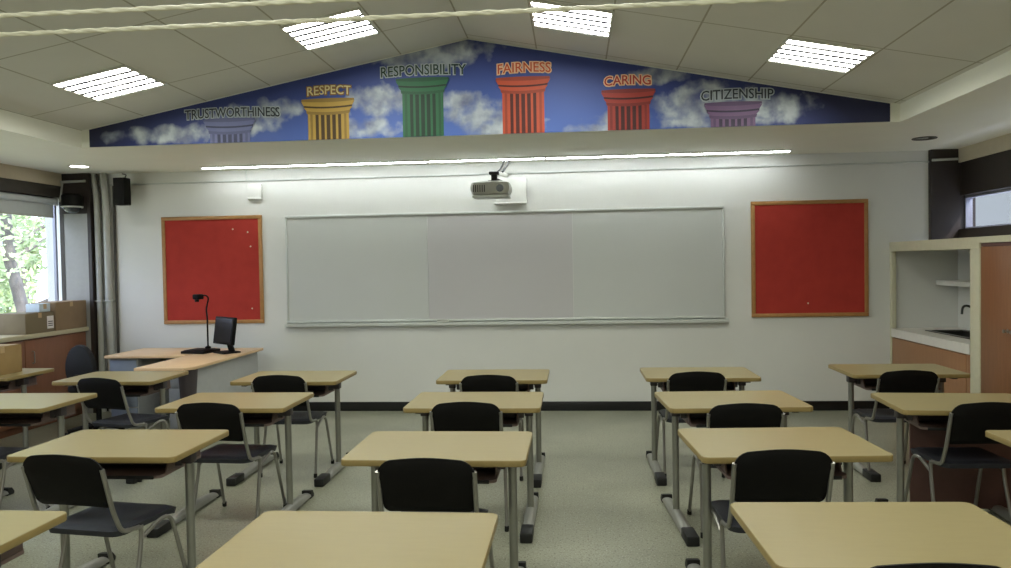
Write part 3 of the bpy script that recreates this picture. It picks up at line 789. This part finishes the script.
# document camera
t = thing('document_camera', 'black gooseneck document camera on the teacher desk', 'document camera', (-3.80, 7.72, .74), math.radians(-8))
b = B(); b.box((-.17, -.16, 0), (.10, .13, .028), None, .008); b.box((-.15, -.14, .028), (.06, .10, .034), None, .003); b.build('base', M_black, t)
b = B(); b.lathe([(.03, .028), (.03, .05), (.014, .06)], (0, .06, 0), None, 16)
b.tube([(0, .06, .03), (0, .06, .36), (-.01, .06, .44), (.012, .055, .51), (.03, .05, .56), (.0, .04, .59), (-.05, .02, .58)], .0085, None, 10, .05); b.build('gooseneck', M_black, t)
b = B(); b.box((-.11, -.03, .545), (-.03, .06, .60), None, .012); b.lathe([(.022, 0), (.022, .03)], (-.085, .015, .52), None, 14); b.build('camera_head', M_black, t)
# monitor
t = thing('monitor', 'black flat monitor turned away on the teacher desk', 'monitor', (-3.55, 7.62, .74), math.radians(-38))
R = Matrix.Translation((0, 0, .09)) @ Matrix.Rotation(math.radians(-8), 4, 'X')
b = B(); b.box((-.19, -.022, 0), (.19, .022, .28), None, .008, R); b.box((-.12, .02, .04), (.12, .05, .22), None, .012, R); b.build('screen_case', M_black, t)
b = B(); b.box((-.172, -.0235, .018), (.172, -.0215, .262), None, 0, R); b.build('screen', M_screen, t)
b = B(); b.box((-.11, -.06, 0), (.11, .13, .016), None, .006); b.tube([(0, .09, .01), (0, .07, .08), (0, .045, .16)], .02, None, 10, .03, flat=1.6); b.build('stand', M_black, t)
# office chair
t = thing('office_chair', 'black round-backed office chair beside the window counter', 'chair', (-4.62, 7.18, 0), math.radians(-18))
b = B(); b.prism([(x, -.21, z) for x, z in [(.19*math.cos(a) if abs(math.cos(a)) < .999 else .19*math.cos(a), .66+.24*math.sin(a)*(1 if a < PI else .8)) for a in [2*PI*k/28 for k in range(28)]]], (0, .06, 0), None, .02, True); b.build('backrest', M_fabric, t)
b = B(); b.prism([(x, y, .43) for x, y in rrect(-.23, .23, -.2, .25, .1, 6)], (0, 0, .07), None, .025, True); b.build('seat', M_fabric, t)
b = B(); b.box((-.03, -.235, .40), (.03, -.21, .62), None, .006); b.box((-.03, -.235, .40), (.03, .05, .42), None, .006); b.build('back_support', M_black, t)
B().tube([(0, 0, .09), (0, 0, .43)], .025, None, 12).build('gas_column', M_black, t)
for k in range(5):
    a = 2*PI*k/5 + .3; c, s = math.cos(a), math.sin(a)
    b = B(); b.tube([(0, 0, .10), (c*.15, s*.15, .09), (c*.27, s*.27, .065)], .02, None, 8, .05); l = b.build('leg', M_black, t)
    b = B(); b.lathe([(.01, -.022), (.026, -.02), (.028, 0), (.026, .02), (.01, .022)], (c*.275, s*.275, .028), None, 14, 'x'); b.build('caster', M_rubber, l)

# ================================================================== WINDOW SIDE
XC = -5.45
t = thing('window_counter', 'long low wooden cabinet counter beneath the windows', 'counter', (XC, 5.2, 0))
b = B(); b.box((XW-XC+.002, -5.0, .08), (-.012, 3.08, .93)); b.box((XW-XC+.002, -5.0, .0), (-.06, 3.08, .08)); b.build('carcass', M_lowcab, t)
for k in range(8):
    y0 = 3.075 - .98*(k+1); d = bx((-.013, y0+.006, .085), (.004, y0+.974, .915), None, .003).build('door', M_lowcab, t)
    b = B(); b.tube([(.004, y0+.1, .80), (.028, y0+.1, .80), (.028, y0+.1, .68), (.004, y0+.1, .68)], .005, None, 8, .015); b.build('handle', M_chairsteel, d)
bx((XW-XC+.001, -5.0, .93), (.03, 3.088, .975), None, .004).build('worktop', M_sill, t)
# roller blind
def blind(y0, y1, label):
    t = thing('roller_blind', label, 'blind', (XL - .03, (y0+y1)/2, 2.42), 0, 'rolled-up window blinds'); h = (y1-y0)/2
    B().tube([(-.02, -h+.01, -.045), (-.02, h-.01, -.045)], .035, None, 14).build('roll', M_blind, t)
    bx((-.035, -h+.02, -.215), (-.03, h-.02, -.05)).build('fabric', M_blind, t)
    B().tube([(-.0325, -h+.02, -.218), (-.0325, h-.02, -.218)], .009, None, 8).build('hem_bar', M_alu, t)
    B().box((-.05, h-.012, -.09), (.02, h, 0)).box((-.05, -h, -.09), (.02, -h+.012, 0)).build('bracket', M_alu, t)
blind(6.16, 8.24, 'pale roller blind mostly rolled up in the window by corner pier')
blind(3.98, 6.08, 'pale roller blind rolled up in the next window toward the camera')
# boxes
def carton(x, y, z, w, d, h, m, label, rz=0, sticker=None, front=None):
    t = thing('cardboard_box', label, 'box', (x, y, z), rz, 'cartons along the window side')
    b = B(); b.box((-w/2, -d/2, 0), (w/2, d/2, h), m, .006)
    b.build('carton', m, t)
    b = B(); b.box((-w/2-.001, -.025, h-.05), (w/2+.001, .025, h+.0012)); b.build('tape', M_tape, t)
    b = B(); b.box((-w/2+.002, -d/2+.002, h), (w/2-.002, -.002, h+.004)); b.box((-w/2+.002, .002, h), (w/2-.002, d/2-.002, h+.004)); b.build('flap', m, t)
    if sticker:
        sx, sz, sw, sh = sticker
        o = bx((w/2, sx-sw/2, sz-sh/2), (w/2+.002, sx+sw/2, sz+sh/2)).build('label', M_label, t)
        b = B()
        for k in range(3): b.box((w/2+.002, sx-sw*.36, sz-sh*.3+k*sh*.16), (w/2+.003, sx+sw*.36, sz-sh*.3+k*sh*.16+sh*.07))
        b.build('label_print', M_print, o)
    return t
carton(-5.57, 8.01, .975, .28, .52, .295, M_card, 'tan cardboard box on window counter against the corner pier')
carton(-5.60, 7.505, .975, .34, .43, .205, M_card2, 'lower olive-brown cardboard box with white label on window counter', 0, (.155, .10, .10, .13))
carton(-5.53, 7.62, .975+.2095, .15, .17, .08, mat('pale_box', (190, 204, 214), .6), 'small pale blue box lying on top of the lower cardboard box')
t = carton(-5.03, 6.12, .74, .52, .46, .235, mat('cardboard_tan', (150, 124, 80), .8, noise=.07, scale=8), 'wide cardboard box on the desk against window counter')
b = B(); b.tube([(-.262, -.1, .06), (-.262, .1, .06)], .01, None, 6)
b = B()
for k in range(3): b.box((-.2, -.2312, .04+.05*k), (.2, -.229, .05+.05*k))
b.build('print_stripe', M_card2, t)

# ================================================================== RIGHT SIDE CABINETS
XF = 3.27; Y1, Y0 = 6.62, 6.77   # tall cabinet starts at Y1, frame post between Y1 and Y0
zc0, zc1 = 1.655, 1.75
YE = 2.9
t = thing('cabinet_surround', 'cream painted frame with header and posts around sink alcove', 'cabinet frame', (XF, 6.7, 0))
b = B(); b.box((0, -.08, zc0), (XR-XF-.022, D-6.7-.002, zc1)); b.box((0, YE-6.7, 1.70), (XR-XF-.022, -.08, zc1)); b.build('header', M_cream, t)
b = B(); b.box((0, -.08, 0), (XR-XF-.022, .07, zc0-.001), None, .003); b.build('post', M_cream, t)
b = B(); b.box((0, D-6.7-.045, 0), (.05, D-6.7-.002, zc0-.001), None, .003); b.build('post', M_cream, t)
bx((.46, .40, 1.30), (XR-XF-.022, D-6.7-.003, 1.35), None, .003).build('shelf', M_white, t)
t = thing('sink_cabinet', 'wooden base cabinet under the white sink worktop', 'cabinet', (XF, 7.5, 0))
b = B(); b.box((.02, -.728, .08), (XR-XF-.002, D-7.5-.05, .775)); b.box((.06, -.728, 0), (XR-XF-.002, D-7.5-.05, .08)); b.build('carcass', M_door2, t)
bx((.002, -.655, .09), (.02, D-7.5-.052, .765), None, .003).build('door', M_door2, t)
bx((.004, -.725, .09), (.02, -.662, .775), None, .002).build('filler_strip', M_door2, t)
# worktop with a cut-out
t = thing('sink_worktop', 'white worktop of the sink alcove with square front edge', 'worktop', (XF, 7.5, 0))
b = B(); x1 = XR-XF-.002; ya, yb = -.726, D-7.5-.003; sx0, sx1, sy0, sy1 = .22, .56, -.45, .55
for a, c in (((-.005, ya, .776), (sx0, yb-.05, .86)), ((sx1, ya, .776), (x1, yb, .86)), ((sx0, ya, .776), (sx1, sy0, .86)), ((sx0, sy1, .776), (sx1, yb-.0, .86))): b.box(a, c)
b.box((.052, yb-.051, .776), (sx0, yb, .86)); b.build('slab', M_counter, t)
t = thing('sink', 'dark steel sink basin set into the white worktop', 'sink', (XF+.39, 7.55, .86))
b = B()
for a, c in (((-.165, -.495, -.08), (-.150, .495, -.002)), ((.150, -.495, -.08), (.165, .495, -.002)), ((-.15, -.495, -.08), (.15, -.48, -.002)), ((-.15, .48, -.08), (.15, .495, -.002)), ((-.15, -.48, -.083), (.15, .48, -.076))): b.box(a, c)
b.build('basin', M_sink, t)
b = B()
for a, c in (((-.19, -.52, .0005), (-.15, .52, .008)), ((.15, -.52, .0005), (.19, .52, .008)), ((-.15, -.52, .0005), (.15, -.48, .008)), ((-.15, .48, .0005), (.15, .52, .008))): b.box(a, c, None, .002)
b.build('rim', M_sink, t); B().lathe([(0, -.075), (.03, -.074), (.032, -.076)], (0, 0, 0), None, 14).build('drain', M_rubber, t)
t = thing('faucet', 'dark steel tap on the alcove wall above the sink', 'faucet', (XR, 7.93, 1.03))
b = B(); b.lathe([(.025, 0), (.025, -.015), (.014, -.02), (.014, -.05)], (0, 0, .05), None, 14, 'x'); b.tube([(-.04, 0, .05), (-.08, 0, .05), (-.15, 0, .09), (-.19, 0, .07), (-.195, 0, .0)], .011, None, 10, .04); b.build('spout', M_sink, t)
b = B(); b.tube([(-.07, 0, .05), (-.07, 0, .10)], .008, None, 8); b.tube([(-.07, -.035, .105), (-.07, .035, .105)], .008, None, 8); b.build('handle', M_sink, t)
# tall cupboards
for i, (ya, yb, lab) in enumerate(((5.72, 6.618, 'tall brown wooden cupboard next to the sink alcove'), (4.62, 5.71, 'tall brown wooden cupboard, second from the sink alcove'), (2.92, 4.61, 'wide brown wooden cupboard farthest from the sink alcove'))):
    t = thing('tall_cupboard', lab, 'cupboard', (XF, (ya+yb)/2, 0), 0, 'brown wall cupboards'); h = (yb-ya)/2; zt = 1.698
    b = B(); b.box((.03, -h, .08), (XR-XF-.022, h, zt)); b.box((.06, -h, 0), (XR-XF-.022, h, .08)); b.build('carcass', M_maroon, t)
    n = 2
    for k in range(n):
        y0 = -h + 2*h*k/n
        d = bx((.008, y0+.003, .09), (.028, y0+2*h/n-.003, zt-.03), None, .003).build('door', M_door, t)
        yy = y0 + (2*h/n - .05 if k == 0 else .05)
        b = B(); b.lathe([(.016, 0), (.016, -.004), (.006, -.006), (.006, -.02), (.015, -.026), (.014, -.036), (0, -.038)], (.008, yy, 1.02), None, 14, 'x'); b.build('handle', M_chairsteel, d)
    bx((.012, -h+.002, zt-.028), (.03, h-.002, zt-.001), None, .002).build('top_rail', M_maroon, t)

# ================================================================== CORDS NEAR THE CAMERA
def cord(y, z, r, label, seed):
    b = B(); n = 190; P = []
    for k in range(n+1):
        u = k/n; x = XL - .0 + (XR - .02 - XL)*u
        P.append(Vector((x, y, z - .012*math.sin(PI*u))))
    for s in (0, PI):
        Q = []
        for k, p in enumerate(P):
            a = s + p.x*2*PI/.16; Q.append((p.x, p.y + r*.45*math.cos(a), p.z + r*.45*math.sin(a)))
        b.tube(Q, r*.72, None, 8)
    o = b.build('hanging_cord', M_cord); tag(o, label, 'cord', 'cords strung across the room')
cord(2.455, 2.462, .0085, 'pale twisted cord strung across the ceiling, the upper of two', 1)
cord(2.65, 2.462, .0085, 'pale twisted cord strung across the ceiling, the lower of two', 2)

# ================================================================== WORLD, CAMERA, VIEW
w = bpy.data.worlds.new('world'); sc.world = w; w.use_nodes = True
bg = w.node_tree.nodes['Background']; bg.inputs[0].default_value = (.66, .76, 1.0, 1); bg.inputs[1].default_value = 5.5
ld = bpy.data.lights.new('sun', 'SUN'); ld.energy = 7.0; ld.angle = .02; ld.color = (1, .96, .88)
so = bpy.data.objects.new('sun', ld); col.objects.link(so); so.rotation_euler = (math.radians(38), 0, math.radians(60))

cam = bpy.data.cameras.new('camera'); co = bpy.data.objects.new('camera', cam); col.objects.link(co)
yw, pt, rl = math.radians(5.0), math.radians(-1.5), math.radians(1.0)
fwd = Vector((-math.sin(yw)*math.cos(pt), math.cos(yw)*math.cos(pt), math.sin(pt)))
rt = Vector((math.cos(yw), math.sin(yw), 0)); up = rt.cross(fwd)
r2 = rt*math.cos(rl) - up*math.sin(rl); u2 = rt*math.sin(rl) + up*math.cos(rl)
M = Matrix((r2, u2, -fwd)).transposed().to_4x4(); M.translation = (0, 0, 1.6)
co.matrix_world = M
cam.sensor_fit = 'HORIZONTAL'; cam.sensor_width = 36; cam.lens = 780*36/1011; cam.clip_start = .05; cam.clip_end = 200
sc.camera = co
sc.view_settings.view_transform = 'Standard'; sc.view_settings.look = 'None'; sc.view_settings.gamma = 1
sc.view_settings.use_curve_mapping = False; sc.view_settings.exposure = 0.25
